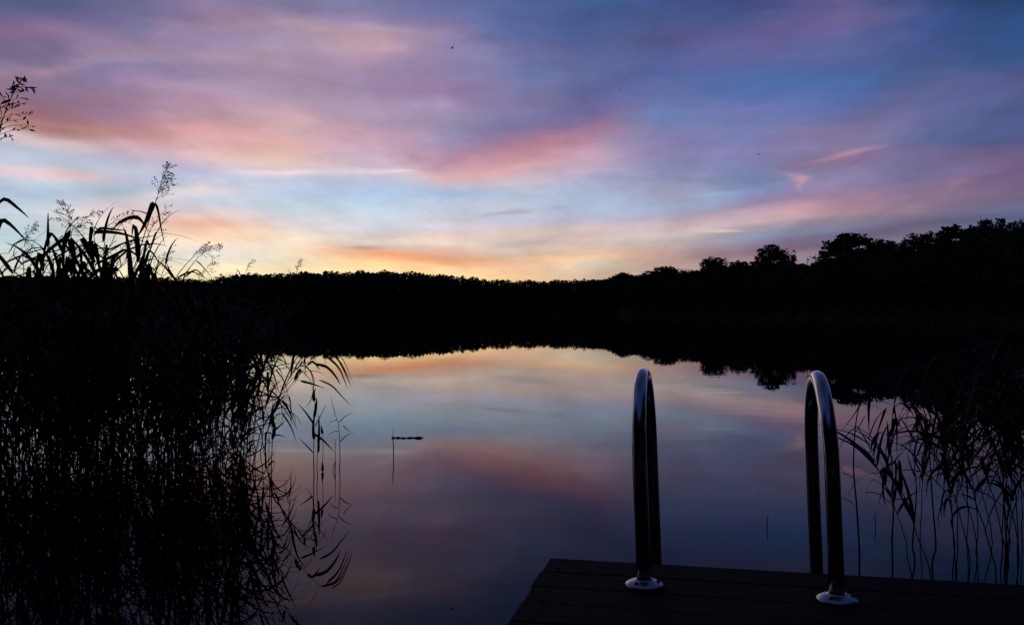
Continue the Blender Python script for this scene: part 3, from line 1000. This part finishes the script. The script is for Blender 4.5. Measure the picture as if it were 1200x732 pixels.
def add_plume(mb, o, d, length, rng, side=None, dense=1.0, spread=1.0, fat=1.0):
    """feathery seed head: thin branches in whorls, each hung with slim spikelets"""
    d = Vector(d).normalized()
    side = side or Vector((rng.uniform(-1, 1), rng.uniform(-1, 1), 0))
    side = Vector(side)
    rach = [o + d * length * t + (side * .22 + Vector((0, 0, -.12))) * length * t * t for t in [0, .2, .4, .6, .8, 1]]
    mb.tube(rach, [.0016, .0014, .0012, .001, .0008, .0004], 4, False)
    nb = int(17 * dense)
    for i in range(nb):
        t = (i + rng.random()) / nb
        u = t * 5
        k = min(int(u), 4)
        b = rach[k].lerp(rach[k + 1], u - k)
        ax = (rach[k + 1] - rach[k]).normalized()
        an = rng.uniform(0, 6.28)
        o1 = ax.orthogonal().normalized()
        o1 = Matrix.Rotation(an, 3, ax) @ o1
        bl_ = length * rng.uniform(.30, .52) * (1.05 - t * .75) * spread
        dirv = (ax * .75 + o1 * .75 + side * .3).normalized()
        br_ = [b + dirv * bl_ * s + Vector((0, 0, -.30 * bl_ * s * s)) for s in (0, .35, .7, 1)]
        mb.tube(br_, [.0008, .0007, .0006, .0004], 3, False)
        ns = 7
        for q in range(ns):
            s = .25 + .75 * q / (ns - 1)
            v = s * 3
            kk = min(int(v), 2)
            p = br_[kk].lerp(br_[kk + 1], v - kk)
            sd = (dirv * .8 + Vector((rng.gauss(0, .6), rng.gauss(0, .6), rng.gauss(-.25, .5)))).normalized()
            sl_ = length * rng.uniform(.045, .085) * fat
            wv = sd.orthogonal().normalized() * sl_ * .15
            wv = Matrix.Rotation(rng.uniform(0, 6.28), 3, sd) @ wv
            mb.add([p, p + sd * sl_ * .45 + wv, p + sd * sl_, p + sd * sl_ * .45 - wv], [(0, 1, 2, 3)])


WIND = 0.35      # the leaves have all been combed towards +X


def add_leaf(mb, o, az_, ln, wd, a0, droop, rng, kink=None):
    o = Vector(o)
    h = Vector((math.cos(az_), math.sin(az_), 0))
    side = Vector((-h.y, h.x, 0)) * 1.0 + Vector((0, 0, rng.uniform(-.9, .9)))
    n = 7
    pts = [o]
    for i in range(n):
        s = (i + .5) / n
        el_ = a0 - droop * s ** 1.4
        if kink and s > kink:
            el_ -= R(70)
        pts.append(pts[-1] + (h * math.cos(el_) + Vector((0, 0, 1)) * math.sin(el_)) * ln / n)
    mb.blade(pts, wd, side)


def reed_parts(rng, H, lean, nleaf, plume, leaf_len=.38, t0=.22, top_bend=0.0, wd=.020, kinkp=.2, sr=.005, wind=WIND):
    """stem, foliage and seed head of one common reed, origin at the water line"""
    st, fo_, hd = MB(), MB(), MB()
    lx, ly = lean

    def sp_(t):
        return Vector((lx * H * t ** 1.7 + top_bend * H * max(0, t - .7) ** 2 * 3, ly * H * t ** 1.7, H * t - abs(top_bend) * H * max(0, t - .7) ** 2))
    wob = [rng.gauss(0, .004) for _ in range(12)]
    path = [Vector((0, 0, -.45))] + [sp_(i / 10) + Vector((wob[i], wob[11 - i], 0)) for i in range(11)]
    st.tube(path, [sr] + [sr * (1 - .064 * i) for i in range(11)], 6)
    az0 = rng.uniform(0, 6.28)
    for i in range(nleaf):
        t = t0 + (.97 - t0) * (i + rng.uniform(0, .5)) / nleaf
        az_ = az0 + math.pi * i + rng.gauss(0, .35)
        # combed by the breeze
        v = Vector((math.cos(az_) + wind, math.sin(az_)))
        az_ = math.atan2(v.y, v.x)
        ln = leaf_len * rng.uniform(.5, 1.2) * (1.0 - .45 * abs(t - .7))
        add_leaf(fo_, sp_(t), az_, ln, wd * rng.uniform(.7, 1.25), R(rng.uniform(30, 78)), R(rng.uniform(20, 150)), rng,
                 rng.uniform(.15, .7) if rng.random() < kinkp else None)
    # the furled top leaf
    if not plume:
        add_leaf(fo_, sp_(.98), rng.uniform(-.6, .6), leaf_len * .55, wd * .6, R(rng.uniform(60, 84)), R(rng.uniform(20, 90)), rng)
    else:
        add_plume(hd, sp_(1.0), sp_(1) - sp_(.93), rng.uniform(.19, .27), rng, Vector((.8, rng.uniform(-.4, .4), 0)))
    return st, fo_, hd


def reed_thing(parts, loc, label, group=None, rz=0.0):
    r = empty('common_reed', loc, rz, label=label, cat='reed', group=group)
    st, fo_, hd = parts
    st.build('stem', M_STEM, r)
    if fo_.v:
        fo_.build('foliage', M_REED, r)
    if hd.v:
        hd.build('seed_head', M_HEAD, r)
    return r


def hero(base_px, depth, stem_px, leaves, plumes, label, seed, r0=.005, group=None, fat=1.35):
    """one particular reed: its stem and leaves follow the shapes seen in the photograph, built at the plant's real distance.
    stem_px: points up the stem; leaves: (points, width m, depth swing m); plumes: (x, y, dirx, dirz, length m)"""
    rg = random.Random(seed)
    X = (base_px - 600) / F * depth
    base = Vector((X, depth, 0))
    st, fo_, hd = MB(), MB(), MB()
    pts = [Vector((0, 0, -.4)), Vector((0, 0, 0))] + [at(px, py, depth) - base for px, py in stem_px]
    for i, p in enumerate(pts[2:]):
        p.y += rg.gauss(0, .012)
    path = smooth_path(pts, 26)
    st.tube(path, [r0 - (r0 - .0016) * i / 26 for i in range(27)], 6)
    for pp, wd, sw in leaves:
        q = []
        for i, (px, py) in enumerate(pp):
            p = at(px, py, depth) - base
            p.y += sw * (i / max(1, len(pp) - 1)) ** 1.2
            q.append(p)
        q = smooth_path(q, 9)
        t = (q[-1] - q[0]).normalized()
        side = t.cross(Vector((0, 1, .25))).normalized() + Vector((0, rg.uniform(-.5, .5), 0))
        fo_.blade(q, wd, side)
    for (px, py, dx, dz, ln, dn, sprd) in plumes:
        o = at(px, py, depth) - base
        add_plume(hd, o, Vector((dx, rg.uniform(-.15, .15), dz)), ln, rg, Vector((.75 if dx >= -.1 else -.4, rg.uniform(-.3, .3), 0)), dn, sprd, fat)
    return reed_thing((st, fo_, hd), base, label, group)


# ---- the reeds one can single out, left of the dock
hero(-14, 2.6, [(-13, 560), (-12, 400), (-10, 260), (-7, 190), (-2, 165)],
     [([(-11, 250), (-2, 232), (6, 240), (12, 251)], .016, .1), ([(-12, 300), (-6, 258), (4, 266), (12, 284)], .020, .1),
      ([(-12, 320), (-25, 280), (-45, 290), (-60, 330)], .022, -.1)],
     [(-3, 168, .22, 1, .20, 1.5, 1.1)], 'nearest reed, its drooping plume poking in at the upper left edge of the view', 1, fat=1.4)
hero(128, 5.0, [(133, 480), (145, 350), (158, 310), (170, 272), (181, 238), (185, 232)],
     [([(182, 238), (184, 246), (186, 265), (189, 287)], .016, .05), ([(180, 237), (174, 246), (164, 262), (152, 276)], .040, .1),
      ([(172, 268), (158, 254), (136, 256), (115, 268)], .034, .15), ([(150, 330), (166, 310), (180, 322)], .02, .1),
      ([(176, 252), (162, 247), (143, 244)], .009, .1)],
     [(184, 234, .18, 1, .21, 2.0, 1.25)], 'tallest reed of the left bed, feathery plume high above the others', 2)
hero(112, 5.2, [(113, 480), (112, 380), (111, 320), (110, 285), (109, 272)],
     [([(110, 272), (122, 271), (143, 274), (166, 284)], .032, .1), ([(110, 276), (120, 268), (140, 270), (158, 272)], .020, -.1),
      ([(111, 300), (103, 282), (101, 300), (106, 335)], .034, .1), ([(110, 285), (112, 300), (115, 330)], .044, .05),
      ([(111, 310), (130, 300), (145, 292), (160, 303), (170, 318)], .022, .1)],
     [(122, 268, .7, .6, .17, 1.0, 1.2)], 'bent reed with broad leaves folded over level, just left of the tallest plume', 3)
hero(74, 5.0, [(76, 480), (78, 380), (80, 320), (82, 285), (83, 272)],
     [([(82, 275), (60, 288), (40, 302), (22, 312)], .024, .1), ([(82, 280), (84, 300), (82, 335)], .040, .05), ([(82, 270), (72, 292), (70, 330)], .030, .05),
      ([(82, 300), (92, 290), (93, 320), (95, 345)], .03, .05)],
     [(83, 272, -.12, 1, .19, 1.7, 1.3), (88, 270, .6, .7, .17, 1.0, 1.1)], 'bushy plumed reed with dark leaves hanging straight down, left of the folded broad leaves', 4)
hero(22, 5.2, [(24, 480), (26, 380), (27, 320), (28, 290)], [([(27, 310), (12, 300), (4, 290)], .016, .1), ([(27, 300), (45, 305), (60, 300)], .018, .1), ([(27, 300), (34, 290), (52, 290)], .012, .1)],
     [(28, 290, .22, 1, .16, 1.2, 1.0)], 'thin reed with a small upright plume near the left edge of the view', 5)
hero(195, 5.6, [(197, 480), (200, 380), (206, 330), (216, 312), (226, 300)],
     [([(203, 325), (190, 312), (176, 303)], .020, .1), ([(208, 325), (222, 318), (236, 326)], .014, .1)],
     [(226, 300, .6, .7, .12, 1.6, 1.0)], 'short slanting reed with a small tuft, left of the leaning plume', 6)
hero(205, 5.8, [(206, 480), (208, 380), (212, 335), (222, 315), (234, 300)],
     [([(230, 305), (238, 314), (246, 326)], .012, .05), ([(216, 325), (228, 316), (238, 326)], .014, .05), ([(210, 335), (198, 318), (192, 308)], .018, .05)],
     [(234, 300, .75, .6, .145, 1.7, 1.05)], 'leaning reed with a one sided plume swept right above the far tree line', 7)
hero(255, 7.6, [(258, 520), (266, 440), (280, 350), (288, 318)], [([(285, 330), (278, 318), (272, 314)], .012, .1)], [(288, 318, .35, .9, .12, 1.1, 1.1)],
     'small pale plume just clearing the far tree line, left one of two', 8)
hero(272, 7.6, [(278, 520), (298, 440), (336, 350), (348, 316)], [([(347, 330), (340, 322), (334, 314)], .012, .1)], [(348, 318, .1, 1, .11, 1.6, 1.1)],
     'small round plume just clearing the far tree line, right one of two', 9)
hero(296, 7.3, [(300, 530), (308, 500), (325, 474), (342, 450), (360, 428), (378, 413)],
     [([(360, 428), (366, 424), (374, 434)], .030, .05), ([(345, 446), (349, 436), (353, 433), (344, 452)], .028, 0),
      ([(376, 414), (392, 418), (402, 436), (407, 452)], .016, .1), ([(378, 413), (396, 420), (408, 440), (413, 454)], .016, -.05),
      ([(368, 426), (382, 430), (392, 442), (396, 452)], .034, .1), ([(383, 417), (397, 432), (406, 456)], .022, .05), ([(352, 446), (364, 450), (378, 456)], .022, .1),
      ([(374, 445), (388, 452), (398, 464), (408, 476)], .022, .1), ([(330, 470), (336, 478), (342, 492), (347, 505)], .014, .05), ([(331, 484), (340, 500), (346, 520)], .016, .05),
      ([(388, 411), (400, 420), (412, 452)], .012, .1)],
     [], 'arching reed leaning far out over the water, leaves streaming off its tip', 10)
hero(368, 7.1, [(368, 540), (368, 500), (368.5, 470), (368, 458)],
     [([(368, 470), (367, 462), (368, 455)], .030, .05), ([(368, 490), (370, 474), (369, 466)], .028, .05), ([(368, 497), (357, 484), (345, 473)], .018, .1),
      ([(368, 508), (378, 516), (390, 530)], .024, .05), ([(367, 530), (357, 522), (347, 515)], .016, .1), ([(368, 515), (367, 500), (368, 485)], .034, .0),
      ([(369, 500), (374, 488), (380, 474)], .010, .1)],
     [], 'upright leafy stalk alone in open water, leaves wrapped round its top', 11)
hero(372, 7.0, [(372, 545), (373, 500), (373.5, 485)], [([(373, 520), (374, 505), (374, 488)], .026, .0), ([(373, 530), (373.5, 516), (373, 508)], .022, .0)], [],
     'slim stalk standing close on the right of the upright leafy stalk', 12, .004)
hero(378, 7.2, [(378, 545), (378, 520), (378, 502)], [([(378, 508), (377, 503), (376.5, 498)], .024, .0), ([(378, 552), (378, 546), (377.6, 540)], .026, .0)], [],
     'short stalk with a club like tip beside the upright leafy stalk', 13, .0035)
hero(398, 7.3, [(398, 540), (397.5, 510), (396, 492), (392, 484)],
     [([(397, 495), (404, 488), (412, 484)], .010, .05), ([(398, 518), (406, 510), (414, 508)], .010, .05), ([(402, 498), (406, 503), (412, 508)], .008, .05), ([(396, 492), (388, 494), (382, 500)], .008, .05),
      ([(393, 485), (389, 474), (386, 462)], .006, .05), ([(397, 505), (390, 506), (383, 511)], .008, .05)],
     [], 'bare dead stalk with thin twiggy side leaves, outermost of the left reeds', 14, .0045)
hero(393, 7.25, [(393, 540), (393, 520), (392, 514)], [([(393, 540), (390, 550), (388, 562)], .008, .05)], [], 'leafless stub of a stalk just left of the bare twiggy stalk', 15, .0035)
hero(318, 6.6, [(318.5, 540), (319, 510), (320, 480), (320, 466)],
     [([(319, 508), (312, 507), (305, 510)], .014, .05), ([(319, 510), (326, 510), (333, 513)], .014, .05), ([(319, 506), (326, 500), (333, 493)], .018, .05),
      ([(320, 500), (319, 485), (320, 472)], .034, .0), ([(320, 485), (326, 470), (327, 462)], .026, .0), ([(319, 515), (322, 500), (318, 488)], .028, .0)],
     [], 'stalk with dark leafy top and cross of level leaves edging the left bed', 16)
hero(316, 6.5, [(316, 545), (315.5, 520), (314, 500)], [([(315, 545), (320, 540), (322, 543)], .016, .0)], [], 'straight thin stalk just left of the one with a cross of level leaves', 17, .004)
hero(338.5, 5.6, [(338.6, 600), (338.4, 585), (338, 580)], [([(338.3, 590), (334, 574), (331, 566)], .006, .03), ([(338.4, 595), (342, 585), (350, 590)], .006, .03)], [],
     'tiny sprig barely out of the water at the foot of the left bed', 18, .003)
hero(899, 5.35, [(899, 608), (899, 602)], [], [], 'tiny reed stub out in the water between the ladder rails', 19, .003)
hero(1026, 5.35, [(1026, 606), (1026, 600)], [], [], 'tiny reed stub in the water right of the ladder', 20, .003)

# ---- right of the ladder
hero(1007, 4.45, [(1006, 640), (1003.5, 590), (1002, 555), (1001, 525), (1003, 497), (1008, 476), (1016, 465), (1030, 467), (1044, 474)],
     [([(1011, 466), (1007, 478), (998, 494), (986, 511)], 0.0114, .05), ([(1014, 486), (1008, 500), (1000, 513), (992, 524)], 0.0083, .05), ([(1019, 467), (1020, 482), (1023, 508)], 0.0186, .05),
      ([(1038, 478), (1034, 496), (1029, 520)], 0.0134, .05), ([(1001, 560), (994, 556), (986, 554)], 0.0052, .05), ([(1002, 545), (1012, 548), (1022, 540)], 0.0031, .1), ([(1000, 590), (993, 585), (986, 582)], 0.0052, .05)],
     [], 'arched reed nearest the right ladder rail, broad leaves hanging from its bent tip', 30)
hero(1046, 4.5, [(1046, 630), (1047, 600), (1045, 565), (1045, 530), (1045, 505), (1047, 480), (1052, 462)],
     [([(1045, 510), (1050, 490), (1054, 500), (1056, 535)], 0.0207, .05), ([(1046, 500), (1043, 515), (1042, 535)], 0.0176, .05), ([(1045, 545), (1055, 535), (1066, 528)], 0.0093, .05),
      ([(1047, 485), (1053, 470), (1064, 450)], 0.0124, .1), ([(1052, 465), (1060, 452), (1072, 446)], 0.0103, .1), ([(1045, 565), (1034, 560), (1022, 552)], 0.0041, .1)],
     [], 'reed with two thick hanging leaves, second stalk out from the right ladder rail', 31)
hero(1072, 4.6, [(1070, 640), (1073, 600), (1073, 570), (1074, 540), (1074, 505), (1076, 475)],
     [([(1074, 505), (1076, 485), (1074, 472)], 0.0207, .05), ([(1074, 535), (1085, 518), (1103, 508), (1122, 492)], 0.0145, .1), ([(1074, 520), (1064, 500), (1057, 485)], 0.0114, .05),
      ([(1073, 560), (1069, 545), (1068, 530)], 0.0103, .05), ([(1075, 500), (1084, 488), (1092, 500)], 0.0093, .05)],
     [], 'reed with one long leaf slanting up, third stalk from the right ladder rail', 32)
hero(1092, 4.5, [(1095, 640), (1093, 600), (1092, 570), (1089, 540), (1087, 515), (1088, 480), (1086, 450)],
     [([(1088, 500), (1096, 482), (1110, 472), (1120, 490), (1130, 508)], 0.0145, .1), ([(1087, 480), (1094, 470), (1105, 490)], 0.0103, .1), ([(1088, 530), (1100, 520), (1104, 560)], 0.0114, .1),
      ([(1087, 465), (1080, 450), (1070, 470), (1060, 500)], 0.0134, .1)],
     [], 'tall reed whose leaf folds over like a tent, in the middle of the right reeds', 33)

# ---- the rest of the beds: variants, copied one by one
def bed_ok(px, d):
    """left bed: its open edge, in photograph columns at the water line"""
    return px < 300 - 10 * math.sin(d * 2.1)


LAB_L = 'ordinary leafy reed packed into the dense dark bed left of the dock'
GRP_L = 'reeds of the dense left bed'
LAB_R = 'ordinary leafy reed in the looser bed right of the ladder'
GRP_R = 'reeds of the right bed'
protos_L, protos_R = [], []
rr_ = random.Random(31)
first = {}


def variants(n, hmin, hmax, nl, plume_p, seed0, t0=.26, ll=.40, wd=.020, kinkp=.2, sr=.005, lean=(-.12, .30), wind=WIND):
    out_ = []
    for k in range(n):
        rg = random.Random(seed0 + k)
        H = hmin + (hmax - hmin) * (k + .5) / n
        st, fo_, hd = reed_parts(rg, H, (rg.uniform(*lean), rg.uniform(-.15, .15)), nl + rg.randrange(4), rg.random() < plume_p, ll, t0,
                                 rg.choice([0, 0, .5]), wd, kinkp, sr, wind)
        out_.append((H, [('stem', st, M_STEM), ('foliage', fo_, M_REED), ('seed_head', hd, M_HEAD)]))
    return out_


def meshes(var):
    return [(H, [(nm, mb_.mesh(nm, mt), mb_) for nm, mb_, mt in ps if mb_.v]) for H, ps in var]


VL = meshes(variants(14, .90, 1.42, 14, 0, 500, .14, .60, .025, .25, .0038, (-.20, .55), .6))
VR = meshes(variants(12, .72, 1.15, 14, 0, 600, .46, .44, .020, .25, .0034, (-.50, .12), -.5))
VT = meshes(variants(8, 1.56, 1.78, 14, .35, 700, .3, .44, .030, .65, .005, (-.05, .25)))


def put_reed(v, loc, rz, k, label, group):
    r = empty('common_reed', loc, rz, label=label, cat='reed', group=group)
    r.scale = (k, k, k)
    for nm, me, _ in v[1]:
        o = bpy.data.objects.new(nm, me)
        COL.objects.link(o)
        o.parent = r
    return r


def far_enough(p, lst, dmin):
    return all((p[0] - q[0]) ** 2 + (p[1] - q[1]) ** 2 > dmin * dmin for q in lst)


spots = []
tries = 0
while len(spots) < 175 and tries < 20000:
    tries += 1
    d = 6.1 + 4.2 * rr_.random() ** .9
    px = 320 - 330 * rr_.random() ** 1.25
    if not bed_ok(px, d):
        continue
    p = ((px - 600) / F * d, d)
    if not far_enough(p, spots, .11):
        continue
    spots.append(p)
for (x, y) in spots:
    put_reed(VL[rr_.randrange(len(VL))], (x, y, 0), rr_.gauss(0, .5), rr_.uniform(.88, 1.06), LAB_L, GRP_L)

# a few taller ones at the landward end, standing above the bank of the far shore
LAB_T = 'taller leafy reed of the group rising above the far shore at the left edge'
for i in range(45):
    d = rr_.uniform(4.6, 5.6)
    px = rr_.uniform(-60, 40) if i < 14 else rr_.uniform(42, 135) if i < 38 else rr_.uniform(135, 230)
    put_reed(VT[rr_.randrange(len(VT))], ((px - 600) / F * d, d, 0), rr_.gauss(0, .5), rr_.uniform(.86, .96) if px < 40 else rr_.uniform(.88, 1.03) if px < 135 else rr_.uniform(.76, .84), LAB_T, 'taller reeds at the left edge')

# deeper in, nobody could count them: one mass
mass = Mass()
cnt = 0
while cnt < 200:
    d = 6.3 + 5.0 * rr_.random() ** .9
    px = 250 - 600 * rr_.random() ** 1.0
    if not bed_ok(px + 18, d):
        continue
    x, y = (px - 600) / F * d, d
    v = VL[rr_.randrange(len(VL))]
    rz = rr_.gauss(0, .6)
    k = rr_.uniform(.82, 1.04)
    for nm, me, src in v[1]:
        if nm != 'seed_head':
            mass.put(src, x, y, 0, rz, k, k)
    cnt += 1
tag(mass.build('reed_bed', M_REED), 'dense dark mass of reeds in the depth of the left bed', 'reed bed', kind='stuff')

spots = []
tries = 0
while len(spots) < 52 and tries < 20000:
    tries += 1
    d = 3.8 + 1.5 * rr_.random()
    u = rr_.random() ** .85
    px = 1066 + 280 * u
    p = ((px - 600) / F * d, d)
    if far_enough(p, spots, .09):
        spots.append(p)
        hmin = max(0, min(1, (px - 1040) / 170))
        k = .78 + .30 * hmin * rr_.uniform(.8, 1.1)
        idx = min(7, int(8 * (rr_.random() * .5 + .5 * hmin)))
        put_reed(VR[idx], (p[0], p[1], 0), rr_.gauss(0, .7), k, LAB_R, GRP_R)

# ------------------------------------------------------------------ floating twig, snag
p = at(461, 536, 7.9); p.z = 0
sn = MB()
q = [Vector((0, 0, -.3)), Vector((0, 0, .02)), Vector((.001, .003, .09)), Vector((-.004, 0, .16)), Vector((-.003, .002, .245))]
sn.tube(smooth_path(q, 14), [.0042] * 8 + [.0046, .004, .0042, .0036, .003, .0022, .0008], 6)
o = tag(sn.build('broken_stalk', M_STICK), 'lone broken stalk standing upright in open water', 'stalk')
o.location = p
dtw = F * CAMZ / (513.2 - HY)
p0 = at(459, 512.4, dtw)
m = MB()
ln = 37 / F * dtw
pts = [Vector((0, 0, .004)), Vector((ln * .18, .02, .006)), Vector((ln * .4, -.01, .003)), Vector((ln * .62, .015, .005)), Vector((ln * .84, .0, .004)), Vector((ln, .02, -.004))]
m.tube(smooth_path(pts, 22), [.0065 + .003 * math.sin(i * 1.7) for i in range(14)] + [.005, .005, .008, .013, .015, .014, .012, .010, .006], 6)
o = tag(m.build('floating_twig', M_STICK), 'small dark twig floating flat behind the lone broken stalk', 'twig')
o.location = (p0.x, dtw, 0)


# ------------------------------------------------------------------ birds
def bird(px, y, depth, span, rz, flap, label):
    r = empty('bird', at(px, y, depth), rz, label=label, cat='bird')
    m = MB()
    m.tube([(-.5 * span * .42, 0, .0), (-.3 * span * .42, 0, 0), (0, 0, 0), (.3 * span * .42, 0, .005), (.5 * span * .42, 0, .01)],
           [span * .012, span * .035, span * .055, span * .04, span * .008], 8)
    m.add([(-.18 * span, 0, 0), (-.36 * span, .06 * span, 0), (-.31 * span, 0, 0), (-.36 * span, -.06 * span, 0)], [(0, 1, 2), (0, 2, 3)])
    m.build('body', M_BIRD, r, True)
    for s in (-1, 1):
        wv = [(.08, .04, 0), (.10, .25, flap * .6), (.0, .5, flap * .5), (-.05, .3, flap * .55), (-.08, .04, 0)]
        top = [Vector((a, s * b, c)) * span for a, b, c in wv]
        m = MB()
        k = len(top)
        m.add(top + [v + Vector((0, 0, -.012 * span)) for v in top],
              [tuple(range(k)), tuple(range(2 * k - 1, k - 1, -1))] + [(i, (i + 1) % k, (i + 1) % k + k, i + k) for i in range(k)])
        m.build('wing', M_BIRD, r)


bird(530, 57, 70, .5, .6, .5, 'tiny dark bird highest in the sky, left of the others')
bird(727, 106, 95, .42, 2.6, .3, 'tiny dark bird in the sky above the left ladder rail')
bird(889, 181, 95, .5, .2, .25, 'tiny dark bird lowest in the sky, near the pink wisps')

# ------------------------------------------------------------------ render settings
scene.render.engine = 'CYCLES'
scene.render.resolution_x, scene.render.resolution_y = 1024, 624
scene.cycles.use_denoising = True
scene.cycles.max_bounces = 5
scene.cycles.diffuse_bounces = 2
scene.cycles.glossy_bounces = 4
w.cycles.sampling_method = 'MANUAL'
w.cycles.sample_map_resolution = 256
vs_ = scene.view_settings
vs_.view_transform = 'Standard'
vs_.look = 'None'
vs_.exposure = 0
vs_.gamma = 1
